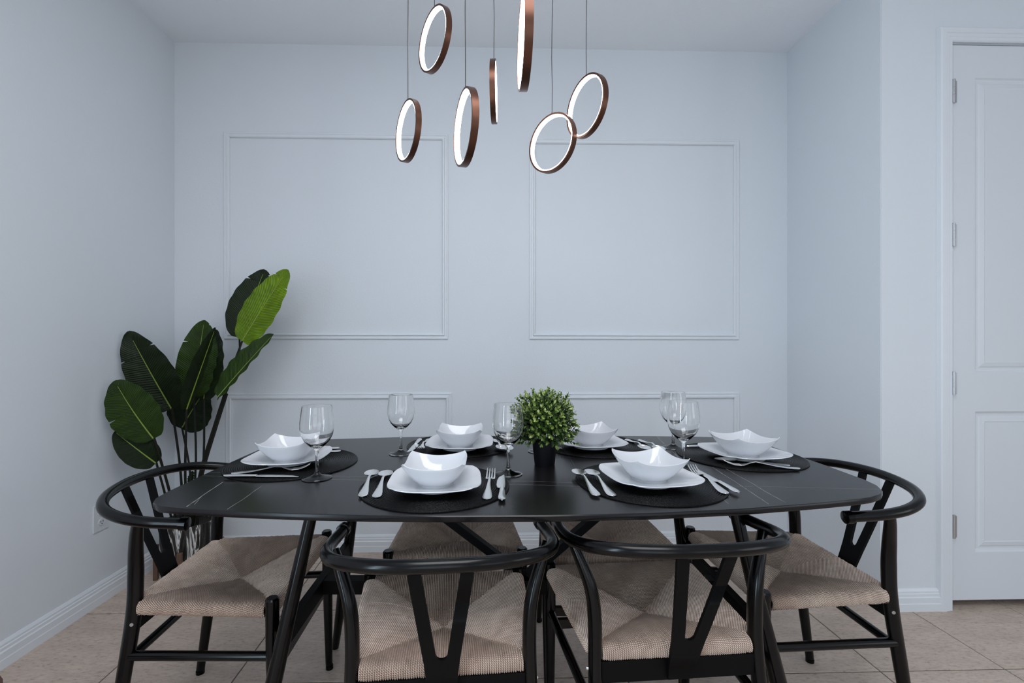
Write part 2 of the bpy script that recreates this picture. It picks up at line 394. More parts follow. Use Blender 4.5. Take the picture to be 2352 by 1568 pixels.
# door, casing
def loftrect(q, M, rects):
    prev = None
    for (x0, x1, z0, z1, y) in rects:
        r = [q.vert(M @ V(p)) for p in ((x0, y, z0), (x1, y, z0), (x1, y, z1), (x0, y, z1))]
        if prev:
            for i in range(4): q.face((prev[i], prev[(i+1) % 4], r[(i+1) % 4], r[i]), flat=True)
        prev = r
    q.face(prev, flat=True)
door = struct(empty('door_1'))
door.matrix_world = MDr
yd = .004
q = MB(); I = Matrix.Identity(4)
pz = [(.405, .953, .989, 2.226), (.405, .953, .235, .825)]
q.box((U0+.004, yd, .035), (.405, yd+.04, ZD-.004)); q.box((.953, yd, .035), (U1-.004, yd+.04, ZD-.004))
q.box((.405, yd, 2.226), (.953, yd+.04, ZD-.004)); q.box((.405, yd, .825), (.953, yd+.04, .989)); q.box((.405, yd, .035), (.953, yd+.04, .235))
q.build('door_frame', m_door, door, smooth=False)
for (x0, x1, z0, z1) in pz:
    q = MB(); rs = []
    for ins, dy in ((0, 0), (.006, .006), (.012, .0075), (.020, .0075), (.026, .004), (.042, .0015), (.046, .003)):
        rs.append((x0+ins, x1-ins, z0+ins, z1-ins, yd+dy))
    loftrect(q, I, rs); q.build('door_panel', m_door, door, smooth=False)
def hinge(z):
    h = MB(); h.box((U0-.001, -.004, z-.045), (U0+.020, .0045, z+.045))
    o = h.build('hinge', m_steel, door, smooth=False)
    k = MB()
    for j in range(3): k.tube([(U0+.004, -.007, z-.045+j*.030+.0008), (U0+.004, -.007, z-.045+(j+1)*.030-.0008)], .0062, 12)
    k.tube([(U0+.004, -.007, z-.048), (U0+.004, -.007, z+.050)], .0052, 10)
    k.build('hinge_knuckle', m_steel, o)
    return o
for z in (2.162, 1.563, .944, .346): hinge(z)
cas = struct(empty('trim_5')); cas.matrix_world = MDr
CP = [(0, 0), (0, .008), (.004, .012), (.016, .012), (.019, .0145), (.030, .0145), (.033, .018), (.052, .018), (.056, .015), (.059, 0)]
def casing(side):
    q = MB(); n = len(CP)
    if side == 'l': ends = [lambda s_, d: (U0-.003-s_, -d, 0), lambda s_, d: (U0-.003-s_, -d, ZD+.003+s_)]
    elif side == 'r': ends = [lambda s_, d: (U1+.003+s_, -d, 0), lambda s_, d: (U1+.003+s_, -d, ZD+.003+s_)]
    else: ends = [lambda s_, d: (U0-.003-s_, -d, ZD+.003+s_), lambda s_, d: (U1+.003+s_, -d, ZD+.003+s_)]
    for e in ends:
        for s_, d in CP: q.vert(e(s_, d))
    for i in range(n-1): q.face((i, i+1, n+i+1, n+i), flat=True)
    q.face(range(n), flat=True); q.face(range(n, 2*n), flat=True)
    q.build('casing_board', m_trim, cas, smooth=False)
for s_ in 'lrt': casing(s_)
jm = MB(); jm.box((U0-.003, 0, 0), (U0+.001, .11, ZD+.003)); jm.box((U1-.001, 0, 0), (U1+.003, .11, ZD+.003)); jm.box((U0, 0, ZD-.001), (U1, .11, ZD+.003))
jm.build('door_jamb', m_trim, cas, smooth=False)

# ------------------------------------------------------------ dining table
TZ = .75
table = tag(empty('dining_table', (0, 0, 0)), 'long black stone-topped dining table with pale veins on splayed black metal legs', 'table')
near = [(-.755, 1.032), (-.672, 1.002), (-.392, .966), (-.10, .950), (.12, .950), (.340, .967), (.733, 1.040), (.90, 1.083)]
def arc(c, r, a0, a1, n=6): return [(c[0]+r*cos(R(a0+(a1-a0)*i/n)), c[1]+r*sin(R(a0+(a1-a0)*i/n))) for i in range(n+1)]
out = []
out += [(-.672, .999), (-.53, .980), (-.392, .967), (-.25, .959), (-.10, .956), (.12, .959), (.34, .972), (.54, .997), (.733, 1.034), (.84, 1.059), (.885, 1.073), (.925, 1.094), (.955, 1.124), (.975, 1.163)]
out += [(.984, 1.21), (.985, 1.35), (.978, 1.56)]
out += arc((.925, 1.70), .055, 0, 88)
out += [(.80, 1.775), (.624, 1.788), (.35, 1.797), (.1, 1.796), (-.15, 1.785), (-.383, 1.765), (-.606, 1.731), (-.70, 1.713)]
out += arc((-.738, 1.656), .055, 98, 182)
out += [(-.797, 1.45), (-.795, 1.25), (-.791, 1.11), (-.785, 1.068), (-.768, 1.036), (-.737, 1.013)]
q = MB(); k = len(out); cxy = V((.09, 1.37))
lv = [(.0015, TZ-.014), (0, TZ-.012), (0, TZ-.0022), (.0022, TZ)]
rings = []
for ins, z in lv:
    rg = []
    for p in out:
        d = (cxy-V(p)); d.normalize(); rg.append(q.vert((p[0]+d.x*ins, p[1]+d.y*ins, z)))
    rings.append(rg)
for a, b_ in zip(rings, rings[1:]):
    for i in range(k): q.face((a[i], a[(i+1) % k], b_[(i+1) % k], b_[i]))
q.face(rings[0][::-1], flat=True); q.face(rings[-1], flat=True)
q.build('table_top', m_top, table)
TC = V((.09, 1.362))
for sx_, fx, tx in ((-1, -.575, -.445), (1, .735, .60)):
    for sy_, fy, ty in ((-1, 1.045, 1.16), (1, 1.675, 1.545)):
        q = MB(); foot = V((fx, fy, 0)); top = V((tx, ty, .738))
        q.tube([foot, foot.lerp(top, .02), foot.lerp(top, .35), foot.lerp(top, .75), top], [.011, .013, .0195, .0165, .014], 16)
        lg = q.build('leg', m_black, table)
        q = MB(); q.lathe([(0, 0), (.0125, 0), (.0125, .006), (0, .006)], 12, (fx, fy, -.0)); q.build('foot_pad', m_cap, lg)
def bar(q, a, b_, w_, h_):
    a = V(a); b_ = V(b_); T = (b_-a).normalized(); sd = T.cross(V((0, 0, 1))).normalized(); up = sd.cross(T)
    n = len(q.v)
    for p in (a, b_):
        for i, j in ((-1, -1), (1, -1), (1, 1), (-1, 1)): q.vert(p+sd*w_/2*i+up*h_/2*j)
    for i in range(4): q.face((n+i, n+(i+1) % 4, n+4+(i+1) % 4, n+4+i), flat=True)
    q.face((n+3, n+2, n+1, n), flat=True); q.face((n+4, n+5, n+6, n+7), flat=True)
for fx, tx in ((-.575, -.445), (.735, .60)):
    x = fx+(tx-fx)*.53
    q = MB(); bar(q, (x, 1.105, .398), (x, 1.605, .398), .022, .044); q.build('crossbar', m_flat, table)
q = MB(); bar(q, (-.495, 1.355, .398), (.655, 1.355, .398), .034, .040); q.build('centre_beam', m_flat, table)
for x in (-.325, .465):
    q = MB(); bar(q, (x, 1.355, .737), (.105 if x < 0 else .085, 1.355, .412), .030, .022); q.build('brace', m_flat, table)
q = MB(); bar(q, (-.47, 1.355, .731), (.62, 1.355, .731), .05, .010)
for tx in (-.445, .60): bar(q, (tx, 1.13, .731), (tx, 1.575, .731), .05, .010)
q.build('sub_frame', m_flat, table)

# ------------------------------------------------------------ wishbone chair
ZR = .456
FLp, FRp, RLp, RRp = V((-.208, .180)), V((.208, .180)), V((-.183, -.174)), V((.183, -.174))
def rush():
    q = MB(); C0 = V((0, .0)); zc = ZR-.040; pitch = .0047; rr_ = .0024
    def sector(A, B, outn):
        L_ = (B-A).length; T = (B-A)/L_; n = int(L_/pitch)
        for i in range(n):
            s_ = (i+.5)/n; E_ = A.lerp(B, s_)
            # inner start on the diagonal towards the true corner
            t = abs(2*s_-1); corner = A if s_ < .5 else B
            if (E_-corner).length < .0125: continue
            P = C0.lerp(corner, t)
            if (E_-P).length > .012: P = P-outn*.0045
            jit = random.uniform(-.0008, .0008)
            zs = zc+(ZR-zc)*t**1.15+.004*t
            side = E_-P; ln = side.length
            path = []
            m = 4 if ln > .03 else 2
            for j in range(m):
                k_ = j/m; p = P.lerp(E_, k_)
                z = zs+(ZR-zs)*k_+.007*sin(pi*k_)*min(1, ln/.15)+.004*sin(pi*k_*1.0+s_*9)*(ln/.2)
                path.append(V((p.x, p.y, z+jit)))
            rad_ = .0165
            for j in range(7):
                an = pi/2-j*pi/6
                pc = E_+outn*(rad_*.85*cos(an)); path.append(V((pc.x, pc.y, ZR-rad_+rad_*sin(an)+jit)))
            pin = E_-outn*.06; path.append(V((pin.x, pin.y, ZR-.034)))
            wd = V((T.x, T.y, 0))*(pitch*.51)
            prof = [(-1, -1.3), (-.62, .4), (0, 1.1), (.62, .4), (1, -1.3)]
            rows = []; dist = 0; ds = []
            for j, p in enumerate(path):
                a = path[max(j-1, 0)]; b_ = path[min(j+1, len(path)-1)]; tn = (b_-a).normalized()
                nrm = V((T.x, T.y, 0)).cross(tn)
                if nrm.dot(V((outn.x, outn.y, 1.0))) < 0 and j < 8: nrm = -nrm
                if j >= 8 and nrm.z > 0: nrm = -nrm
                rows.append([q.vert(p+wd*w_+nrm*h_*rr_) for w_, h_ in prof])
                if j: dist += (p-path[j-1]).length
                ds.append(dist)
            for j in range(len(rows)-1):
                for c in range(4):
                    u0, u1 = ds[j]*150, ds[j+1]*150
                    q.face((rows[j][c], rows[j][c+1], rows[j+1][c+1], rows[j+1][c]), uv=[(u0, c*.25), (u0, (c+1)*.25), (u1, (c+1)*.25), (u1, c*.25)])
    sector(FLp, FRp, V((0, 1))); sector(RRp, RLp, V((0, -1)))
    dl = (FLp-RLp).normalized(); nl = V((-dl.y, dl.x)); sector(RLp, FLp, nl if nl.x < 0 else -nl)
    dr = (RRp-FRp).normalized(); nr = V((-dr.y, dr.x)); sector(FRp, RRp, nr if nr.x > 0 else -nr)
    return q
def make_chair():
    r = empty('dining_chair')
    rush().build('woven_seat', m_cord, r)
    for s_ in (-1, 1):
        q = MB(); q.tube([(.205*s_, .192, 0), (.206*s_, .190, .02), (.208*s_, .184, .30), (.208*s_, .182, .44), (.208*s_, .182, .466), (.208*s_, .182, .470)], [.0105, .0115, .0165, .0165, .0165, .013], 16)
        f_ = q.build('leg', m_black, r)
        q = MB(); q.lathe([(0, 0), (.0125, 0), (.0125, .012), (0, .012)], 12, (.205*s_, .192, 0)); q.build('foot_cap', m_cap, f_)
    for s_ in (-1, 1):
        q = MB()
        q.tube([(.196*s_, -.236, 0), (.195*s_, -.234, .02), (.189*s_, -.200, .25), (.183*s_, -.177, .42), (.183*s_, -.172, .52), (.191*s_, -.166, .58), (.211*s_, -.150, .635), (.228*s_, -.134, .674)],
               [.0125, .0135, .0175, .0190, .0190, .0180, .0155, .0125], 18, smooth_n=5, flatten=.78)
        f_ = q.build('leg', m_black, r)
        q = MB(); q.lathe([(0, 0), (.0135, 0), (.0135, .010), (0, .010)], 12, (.196*s_, -.236, 0)); q.build('foot_cap', m_cap, f_)
        q = MB(); q.tube([(.192*s_, -.172, .403), (.2003*s_, -.170, .403)], .0044, 12); q.build('screw', m_steel, f_)
    hp = [(.236, -.018, .669), (.238, -.06, .672), (.240, -.11, .676), (.233, -.175, .685), (.205, -.234, .696), (.150, -.276, .705), (.078, -.299, .710), (0, -.306, .712)]
    full = [(-x, y, z) for x, y, z in hp] + hp[-2::-1]
    q = MB(); q.tube(full, .0132, 18, smooth_n=5); hoop = q.build('bow_rail', m_black, r)
    for s_ in (-1, 1):
        q = MB(); a = V((.2364*s_, -.026, .6694)); b_ = V((.2355*s_, -.008, .6682)); q.tube([a, a.lerp(b_, .05), a.lerp(b_, .9), b_], [.0132, .0160, .0160, .0135], 20)
        q.build('end_cap', m_cap, hoop)
    # Y splat: flat plate, curved in depth
    def Y(x, z): t = (z-.40)/.31; return -.190-.113*max(0, t)**.9
    q = MB(); th = .004
    zs = [.385, .41, .44, .46, .475, .485]; 
    def hw(z): return .0275+.0075*(z-.385)/.1
    colL = []
    secs = []
    for z in [.385, .42, .45, .488]: secs.append([(-hw(z), z), (hw(z), z)])
    def slab(xs0, xs1, z0, z1):
        n = len(q.v)
        pts = [(xs0[0], z0), (xs0[1], z0), (xs1[1], z1), (xs1[0], z1)]
        for dy in (-th, th):
            for x, z in pts: q.vert((x, Y(x, z)+dy, z))
        q.face((n, n+1, n+2, n+3)); q.face((n+7, n+6, n+5, n+4))
        q.face((n+1, n, n+4, n+5), flat=True); q.face((n+3, n+2, n+6, n+7), flat=True); q.face((n, n+3, n+7, n+4), flat=True); q.face((n+2, n+1, n+5, n+6), flat=True)
    for a, b_ in zip(secs, secs[1:]): slab((a[0][0], a[1][0]), (b_[0][0], b_[1][0]), a[0][1], b_[0][1])
    # rounded crotch, then the two arms up to the bow
    ho = hw(.488)
    def outer(z): return ho+(z-.488)*(.0615-ho)/.219
    def inner(z):
        if z < .504: return .0115*sqrt(max(0, 1-((.504-z)/.0115)**2)) if z > .4925 else 0
        return .0115+(z-.504)*(.037-.0115)/.203
    zz = [.488, .4925, .4929, .494, .4965, .500, .504, .52, .54, .57, .61, .65, .69, .707]
    for a, b_ in zip(zz, zz[1:]):
        for s_ in (-1, 1):
            if s_ > 0: slab((inner(a), outer(a)), (inner(b_), outer(b_)), a, b_)
            else: slab((-outer(a), -inner(a)), (-outer(b_), -inner(b_)), a, b_)
    bm = bmesh.new(); tmp = bpy.data.meshes.new('t'); tmp.from_pydata(q.v, [], q.f); bm.from_mesh(tmp); bmesh.ops.remove_doubles(bm, verts=bm.verts, dist=.00005); bmesh.ops.recalc_face_normals(bm, faces=bm.faces)
    me = bpy.data.meshes.new('back_splat'); bm.to_mesh(me); bm.free(); me.materials.append(m_flat); me.polygons.foreach_set('use_smooth', [True]*len(me.polygons)); me.set_sharp_from_angle(angle=R(35))
    o = bpy.data.objects.new('back_splat', me); COL.objects.link(o); o.parent = r
    # rails and stretchers
    q = MB(); bar(q, (-.176, -.177, .404), (.176, -.177, .404), .022, .046); q.build('rail', m_flat, r)
    for s_ in (-1, 1):
        q = MB(); q.tube([(.188*s_, -.195, .318), (.207*s_, .184, .322)], .0115, 14); q.build('stretcher', m_black, r)
    q = MB(); q.tube([(-.188, -.196, .300), (.188, -.196, .300)], .0115, 14, flatten=1); q.build('stretcher', m_black, r)
    q = MB(); bar(q, (-.204, .185, .285), (.204, .185, .285), .014, .026); q.build('stretcher', m_black, r)
    return r
ch0 = make_chair()
CHAIRS = [(-.120, 1.124, .088, 'black wishbone chair, back to the viewer, left one on the near side'),
      (.390, 1.184, .078, 'black wishbone chair, back to the viewer, right one on the near side'),
      (-.744, 1.358, -1.54, 'black wishbone chair at the left end of the table before the tall plant'),
      (.877, 1.400, 1.600, 'black wishbone chair at the right end of the table, nearest the white door'),
      (-.125, 1.612, pi+.05, 'woven cord chair on the far side seen under the table, left one of two'),
      (.378, 1.600, pi-.01, 'woven cord chair on the far side seen under the table, right one of two')]
for i, (x, y, a, lab) in enumerate(CHAIRS):
    c = ch0 if i == 0 else copy_tree(ch0)
    c.location = (x, y, 0); c.rotation_euler = (0, 0, a)
    tag(c, lab, 'chair', 'dining chairs around the table')

# ------------------------------------------------------------ place settings
MT = .0042
def make_placemat():
    q = MB(); n = 33; Rm = .187; w_ = Rm/n; prof = [(0, 0), (Rm-.001, 0), (Rm, .0012)]
    for i in range(n):
        r0 = Rm-i*w_
        prof += [(r0-w_*.08, .0026), (r0-w_*.3, MT-.0004), (r0-w_*.5, MT), (r0-w_*.7, MT-.0004), (r0-w_*.92, .0026)]
    prof.append((0, .003)); q.lathe(prof, 96)
    return q.build('placemat', m_mat)
def soft_square(th, a, n): return a/((abs(cos(th))**n+abs(sin(th))**n)**(1/n))
def square_shell(prof, a, nexp, lift, seg=96, ripple=1.5, tip=0.0):
    """prof: list of (scale 0..1, z, squareness 0..1); lift raises the corners of the rim"""
    q = MB(); rings = []
    for s_, z, sq in prof:
        if s_ == 0: rings.append([q.vert((0, 0, z))]); continue
        rg = []
        for k in range(seg):
            th = 2*pi*k/seg; mn, mxx = sorted((abs(cos(th)), abs(sin(th)))); c = (mn/mxx)**ripple
            r_ = (1-sq)*a+sq*soft_square(th, a, nexp); r_ *= s_*(1+tip*c*sq)
            rg.append(q.vert((r_*cos(th), r_*sin(th), z+lift*c*sq*s_**2)))
        rings.append(rg)
    for a_, b_ in zip(rings, rings[1:]):
        for k in range(seg):
            j = (k+1) % seg
            if len(a_) == 1: q.face((a_[0], b_[j], b_[k]))
            elif len(b_) == 1: q.face((a_[k], a_[j], b_[0]))
            else: q.face((a_[k], a_[j], b_[j], b_[k]))
    return q
def make_plate():
    pr_ = [(0, 0), (.50, 0), (.53, 0), (.53, .001), (.50, .004), (.60, .0075), (.80, .0135), (.97, .0185), (1.0, .0205), (.995, .0225), (.975, .0222), (.80, .0165), (.62, .0105), (.52, .0082), (0, .008)]
    return square_shell([(s_, z, min(1, max(0, (s_-.45)/.4))) for s_, z in pr_], .113, 3.7, .004, ripple=2.0).build('dinner_plate', m_china)
def make_bowl():
    pr_ = [(0, 0, 0), (.55, 0, 0), (.58, 0, 0), (.585, .004, .05), (.70, .0115, .25), (.81, .0225, .5), (.90, .0335, .75), (.965, .0435, .93), (.995, .0495, 1), (1.0, .0515, 1), (.986, .0522, 1), (.955, .0480, .95), (.885, .0360, .72), (.79, .0245, .48), (.67, .0135, .2), (.50, .0078, 0), (0, .006, 0)]
    return square_shell(pr_, .0755, 6.0, .0140, ripple=2.0, tip=.035).build('bowl', m_china)
PL = .0080
place = [('left end', -.612, 1.378, .05, -.600, 1.378), ('near left', -.142, 1.140, .06, -.145, 1.157), ('near right', .402, 1.180, .17, .404, 1.192),
         ('right end', .785, 1.440, .15, .786, 1.466), ('far left', -.112, 1.570, -.03, -.115, 1.625), ('far right', .338, 1.590, .14, .360, 1.618)]
where = ['at the left end of the table', 'on the near side, left of centre, between spoons and fork', 'on the near side, right of the potted plant',
         'at the right end of the table', 'on the far side, left of the potted plant', 'on the far side, partly behind the potted plant']
m0, p0, b0 = make_placemat(), make_plate(), make_bowl()
for i, (nm, x, y, a, mx_, my_) in enumerate(place):
    m = m0 if i == 0 else m0.copy(); p = p0 if i == 0 else p0.copy(); b_ = b0 if i == 0 else b0.copy()
    if i: [COL.objects.link(o) for o in (m, p, b_)]
    m.location = (mx_, my_, TZ); p.location = (x, y, TZ+MT); p.rotation_euler = (0, 0, a); b_.location = (x, y+(.0 if i else .0), TZ+MT+PL); b_.rotation_euler = (0, 0, a+(-.05 if i == 1 else .02))
    tag(m, 'round black braided placemat '+where[i], 'placemat', 'round black placemats')
    tag(p, 'white square dinner plate '+where[i], 'plate', 'white square plates')
    tag(b_, 'white square bowl '+where[i], 'bowl', 'white square bowls')

# wine glasses
def make_glass():
    q = MB()
    outp = [(0, 0), (.030, 0), (.0375, .0008), (.0385, .0018), (.034, .0034), (.020, .0065), (.009, .0115), (.0050, .019), (.0043, .034), (.0043, .060), (.0052, .074), (.0100, .0800), (.0215, .0885), (.0330, .1010), (.0405, .1170), (.0438, .1330), (.0437, .1490), (.0415, .1680), (.0382, .1920), (.0380, .1932)]
    inn = [(.0372, .1930), (.0373, .1920), (.0404, .1680), (.0426, .1490), (.0427, .1330), (.0394, .1175), (.0318, .1025), (.0200, .0910), (.0080, .0855), (0, .0845)]
    q.lathe(outp+inn, 64); return q.build('wine_glass', m_glass)
g0 = make_glass()
GL = [(-.469, 1.224, TZ, 'clear stemmed wine glass in front of the left-end bowl, nearest the left'), (-.300, 1.498, TZ, 'clear stemmed wine glass left of the far-left plate, alone against the wall'),
      (.0425, 1.264, TZ, 'clear stemmed wine glass just left of the potted plant'), (.549, 1.322, TZ, 'clear stemmed wine glass behind the near-right bowl, front one of an overlapping pair'),
      (.622, 1.583, TZ, 'clear stemmed wine glass at the back right, rear one of an overlapping pair'), (.155, 1.530, TZ, 'clear stemmed wine glass standing hidden behind the small potted plant')]
for i, (x, y, z, lab) in enumerate(GL):
    o = g0 if i == 0 else g0.copy()
    if i: COL.objects.link(o)
    o.location = (x, y, z); tag(o, lab, 'wine glass', 'stemmed wine glasses on the table')

# cutlery, lying along +y (working end at +y), origin at the handle end, z = 0 is the surface
def plate_strip(q, rows, th=.0016):
    """rows: (y, half width, z centre, x offset)"""
    prev = None
    for y, hw_, z, xo in rows:
        r = [q.vert((xo-hw_, y, z)), q.vert((xo-hw_*.55, y, z+th)), q.vert((xo+hw_*.55, y, z+th)), q.vert((xo+hw_, y, z)), q.vert((xo+hw_*.55, y, z-th*.6)), q.vert((xo-hw_*.55, y, z-th*.6))]
        if prev:
            for k in range(6): q.face((prev[k], prev[(k+1) % 6], r[(k+1) % 6], r[k]))
        else: q.face(r[::-1], flat=True)
        prev = r
    q.face(prev, flat=True)
HND = [(-.003, .0015, .0012, 0), (0, .0065, .0012, 0), (.004, .0096, .0012, 0), (.014, .0112, .0014, 0), (.032, .0100, .0022, 0), (.060, .0066, .0050, 0), (.090, .0040, .0100, 0), (.112, .0032, .0140, 0)]
def make_spoon():
    q = MB(); plate_strip(q, HND+[(.128, .0032, .0125, 0), (.140, .0040, .0088, 0)])
    rows, cols = 12, 10; g_ = []
    for i in range(rows+1):
        t = i/rows; y = .136+.064*t; hw_ = .0180*sqrt(max(0, 1-(2*t**.9-1)**2))+.0012
        rw_ = []
        for j in range(cols+1):
            s_ = 2*j/cols-1; dp = .0085*(1-s_*s_)*sin(pi*min(1, .12+t*.88))
            rw_.append(q.vert((s_*hw_, y, .0098-.0020*t+.0015-dp)))
        g_.append(rw_)
    for i in range(rows):
        for j in range(cols): q.face((g_[i][j], g_[i][j+1], g_[i+1][j+1], g_[i+1][j]))
    return q.build('spoon', m_cut)
def make_fork():
    q = MB(); plate_strip(q, HND+[(.125, .0034, .0110, 0), (.137, .0060, .0062, 0), (.146, .0115, .0042, 0), (.153, .0125, .0036, 0)])
    for k in range(4):
        x = -.0102+k*.0068
        plate_strip(q, [(.152, .0024, .0037, x), (.170, .0021, .0045, x*1.0), (.188, .0017, .0100, x), (.200, .0009, .0165, x)], .0010)
    return q.build('fork', m_cut)
def make_knife():
    q = MB(); plate_strip(q, [(-.003, .0018, .0028, 0), (0, .0030, .0030, 0), (.003, .0075, .0030, 0), (.015, .0088, .0034, 0), (.045, .0070, .0036, 0), (.085, .0052, .0034, 0)], .0026)
    plate_strip(q, [(.084, .0050, .0024, 0), (.088, .0090, .0022, -.0025), (.110, .0108, .0020, -.003), (.150, .0102, .0018, -.0025), (.178, .0078, .0016, -.0005), (.194, .0035, .0014, .0035), (.199, .0008, .0014, .0050)], .0009)
    return q.build('table_knife', m_cut)
sp0, fk0, kn0 = make_spoon(), make_fork(), make_knife()
used = set()
def lay(proto, hx, hy, tx, ty, lab, z=0.0, tilt=0.0, roll=0.0, at_tip=False):
    o = proto if proto.name not in used else proto.copy()
    if proto.name in used: COL.objects.link(o)
    used.add(proto.name)
    o.location = (hx, hy, TZ+MT+z)
    o.rotation_euler = (tilt, roll, math.atan2(-(tx-hx), ty-hy))
    names = {'s': ('spoon', 'silver spoons'), 'f': ('fork', 'silver forks'), 't': ('knife', 'silver knives')}
    c, g_ = names[proto.data.name[0]]
    tag(o, lab, c, g_); return o
lay(sp0, -.3026, 1.063, -.327, 1.25, 'silver spoon on the near-left placemat, the outermost one at its left edge', .0006)
lay(sp0, -.2690, 1.057, -.288, 1.25, 'silver spoon on the near-left placemat, half under the plate rim', .0006)
lay(fk0, -.0138, 1.045, -.004, 1.25, 'silver four-tined fork to the right of the near-left plate', .0006)
lay(kn0, .0205, 1.036, .0250, 1.23, 'silver table knife beside the fork on the near-left placemat', .0006)
lay(sp0, .2425, 1.069, .230, 1.27, 'silver spoon at the left rim of the near-right placemat, outermost', .0006)
lay(sp0, .2792, 1.066, .263, 1.27, 'silver spoon on the near-right placemat, next to the plate', .0006)
lay(fk0, .5501, 1.083, .556, 1.29, 'silver fork with handle pointing to the viewer, right of the near-right plate', .0006)
lay(kn0, .5810, 1.087, .571, 1.29, 'silver table knife at the right rim of the near-right placemat', .0006)
lay(fk0, -.7100, 1.252, -.53, 1.292, 'silver fork on the left-end placemat, seen edge on in front of the plate', .0006)
lay(kn0, -.7140, 1.223, -.50, 1.222, 'silver table knife along the near rim of the left-end placemat', .0006)
lay(sp0, -.5250, 1.560, -.70, 1.50, 'silver spoon behind the left-end plate, upper of two handles', .0006)
lay(sp0, -.5050, 1.515, -.68, 1.448, 'silver spoon behind the left-end plate, lower of two handles', .0006)
lay(fk0, .8670, 1.300, .68, 1.338, 'silver fork on the near half of the right-end placemat', .0006)
lay(sp0, .8600, 1.333, .70, 1.372, 'silver spoon between the fork and the right-end plate', .0006)
lay(kn0, .6680, 1.575, .90, 1.592, 'silver table knife behind the right-end plate', .0006)
lay(kn0, -.2689, 1.697, -.2740, 1.49, 'silver table knife at the left of the far-left placemat', .0006)
lay(fk0, -.2361, 1.705, -.2440, 1.50, 'silver fork between knife and plate on the far-left placemat', .0006)
lay(sp0, .0016, 1.70, .0350, 1.50, 'silver spoon right of the far-left plate, next to it', .0006)
lay(sp0, .0300, 1.69, .052, 1.50, 'silver spoon at the right rim of the far-left placemat', .0006)
lay(sp0, .4960, 1.70, .508, 1.50, 'silver spoon right of the far-right plate, next to it', .0006)
lay(sp0, .5400, 1.69, .552, 1.50, 'silver spoon at the right rim of the far-right placemat', .0006)
lay(fk0, .205, 1.70, .222, 1.50, 'silver fork by the left rim of the far-right placemat, behind the small plant', .0006)

# ------------------------------------------------------------ small potted plant
pp = tag(empty('potted_plant', (.154, 1.366, TZ)), 'small bushy green plant in a black pot in the middle of the table', 'plant')
q = MB(); q.lathe([(0, 0), (.0295, 0), (.0300, .002), (.0365, .064), (.0380, .064), (.0385, .071), (.0360, .071), (.0340, .058), (0, .058)], 40)
pot = q.build('pot', m_pot, pp)
q = MB(); q.lathe([(0, .060), (.0345, .060), (.0345, .056), (0, .056)], 24); q.build('soil', m_soil, pp)
cen = V((0, 0, .134)); q = MB(); ql = MB()
def sprig(base, tip, nleaf, size, bright):
    ax = tip-base; ln = ax.length; T = ax/ln
    q.tube([base, base.lerp(tip, .5)+V((0, 0, .002)), tip], [.0011, .0009, .0006], 5, caps=False)
    side = T.cross(V((.3, .2, 1))).normalized()
    for k in range(nleaf):
        t = .35+.65*k/(nleaf-1); p = base.lerp(tip, t)
        for s_ in (0, 1):
            an = k*2.4+s_*pi+random.uniform(-.3, .3)
            rad_ = (Matrix.Rotation(an, 3, T) @ side)
            up = .45+.7*t
            d = (rad_+T*up).normalized(); wv_ = T.cross(rad_).normalized()
            sz = size*random.uniform(.75, 1.15)*(1 if k < nleaf-1 else .75)
            nm_ = d.cross(wv_)
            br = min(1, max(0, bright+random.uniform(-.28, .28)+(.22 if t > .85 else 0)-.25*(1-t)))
            vs = [ql.vert(p), ql.vert(p+d*sz*.45+wv_*sz*.27+nm_*sz*.05), ql.vert(p+d*sz*.82+wv_*sz*.24+nm_*sz*.03), ql.vert(p+d*sz), ql.vert(p+d*sz*.82-wv_*sz*.24+nm_*sz*.03), ql.vert(p+d*sz*.45-wv_*sz*.27+nm_*sz*.05), ql.vert(p+d*sz*.5-nm_*sz*.06)]
            for a_, b_, c_ in ((0, 1, 6), (1, 2, 6), (2, 3, 6), (3, 4, 6), (4, 5, 6), (5, 0, 6)):
                ql.face((vs[a_], vs[b_], vs[c_]), uv=[(br, 0)]*3)
Ng = 235
for i in range(Ng):
    z = 1-1.72*(i+.5)/Ng; th = i*2.39996; rxy = sqrt(max(0, 1-z*z))
    rad_ = .100*random.choice((.78, .86, .92, .97, 1.0, 1.06))
    d = V((rxy*cos(th), rxy*sin(th), z)); tip = cen+V((d.x*rad_*1.0, d.y*rad_*1.0, d.z*rad_*.93))
    base = cen+d*rad_*.42+V((0, 0, -.012))
    sprig(base, tip, 7, .0122, .34+.22*random.random()+.12*z)
for a_, ln in ((2.75, .110), (3.6, .095), (-.05, .100), (.5, .098), (-1.2, .075), (3.05, .118)):
    d = V((cos(a_), sin(a_), 0)); base = V((0, 0, .085))+d*.02
    sprig(base, V((d.x*ln, d.y*ln, .060+.018*random.random())), 7, .0125, .45)
o = q.build('twigs', m_stem, pp); tag(o, kind='stuff'); o = ql.build('foliage', m_small, pp, smooth=False); tag(o, kind='stuff')

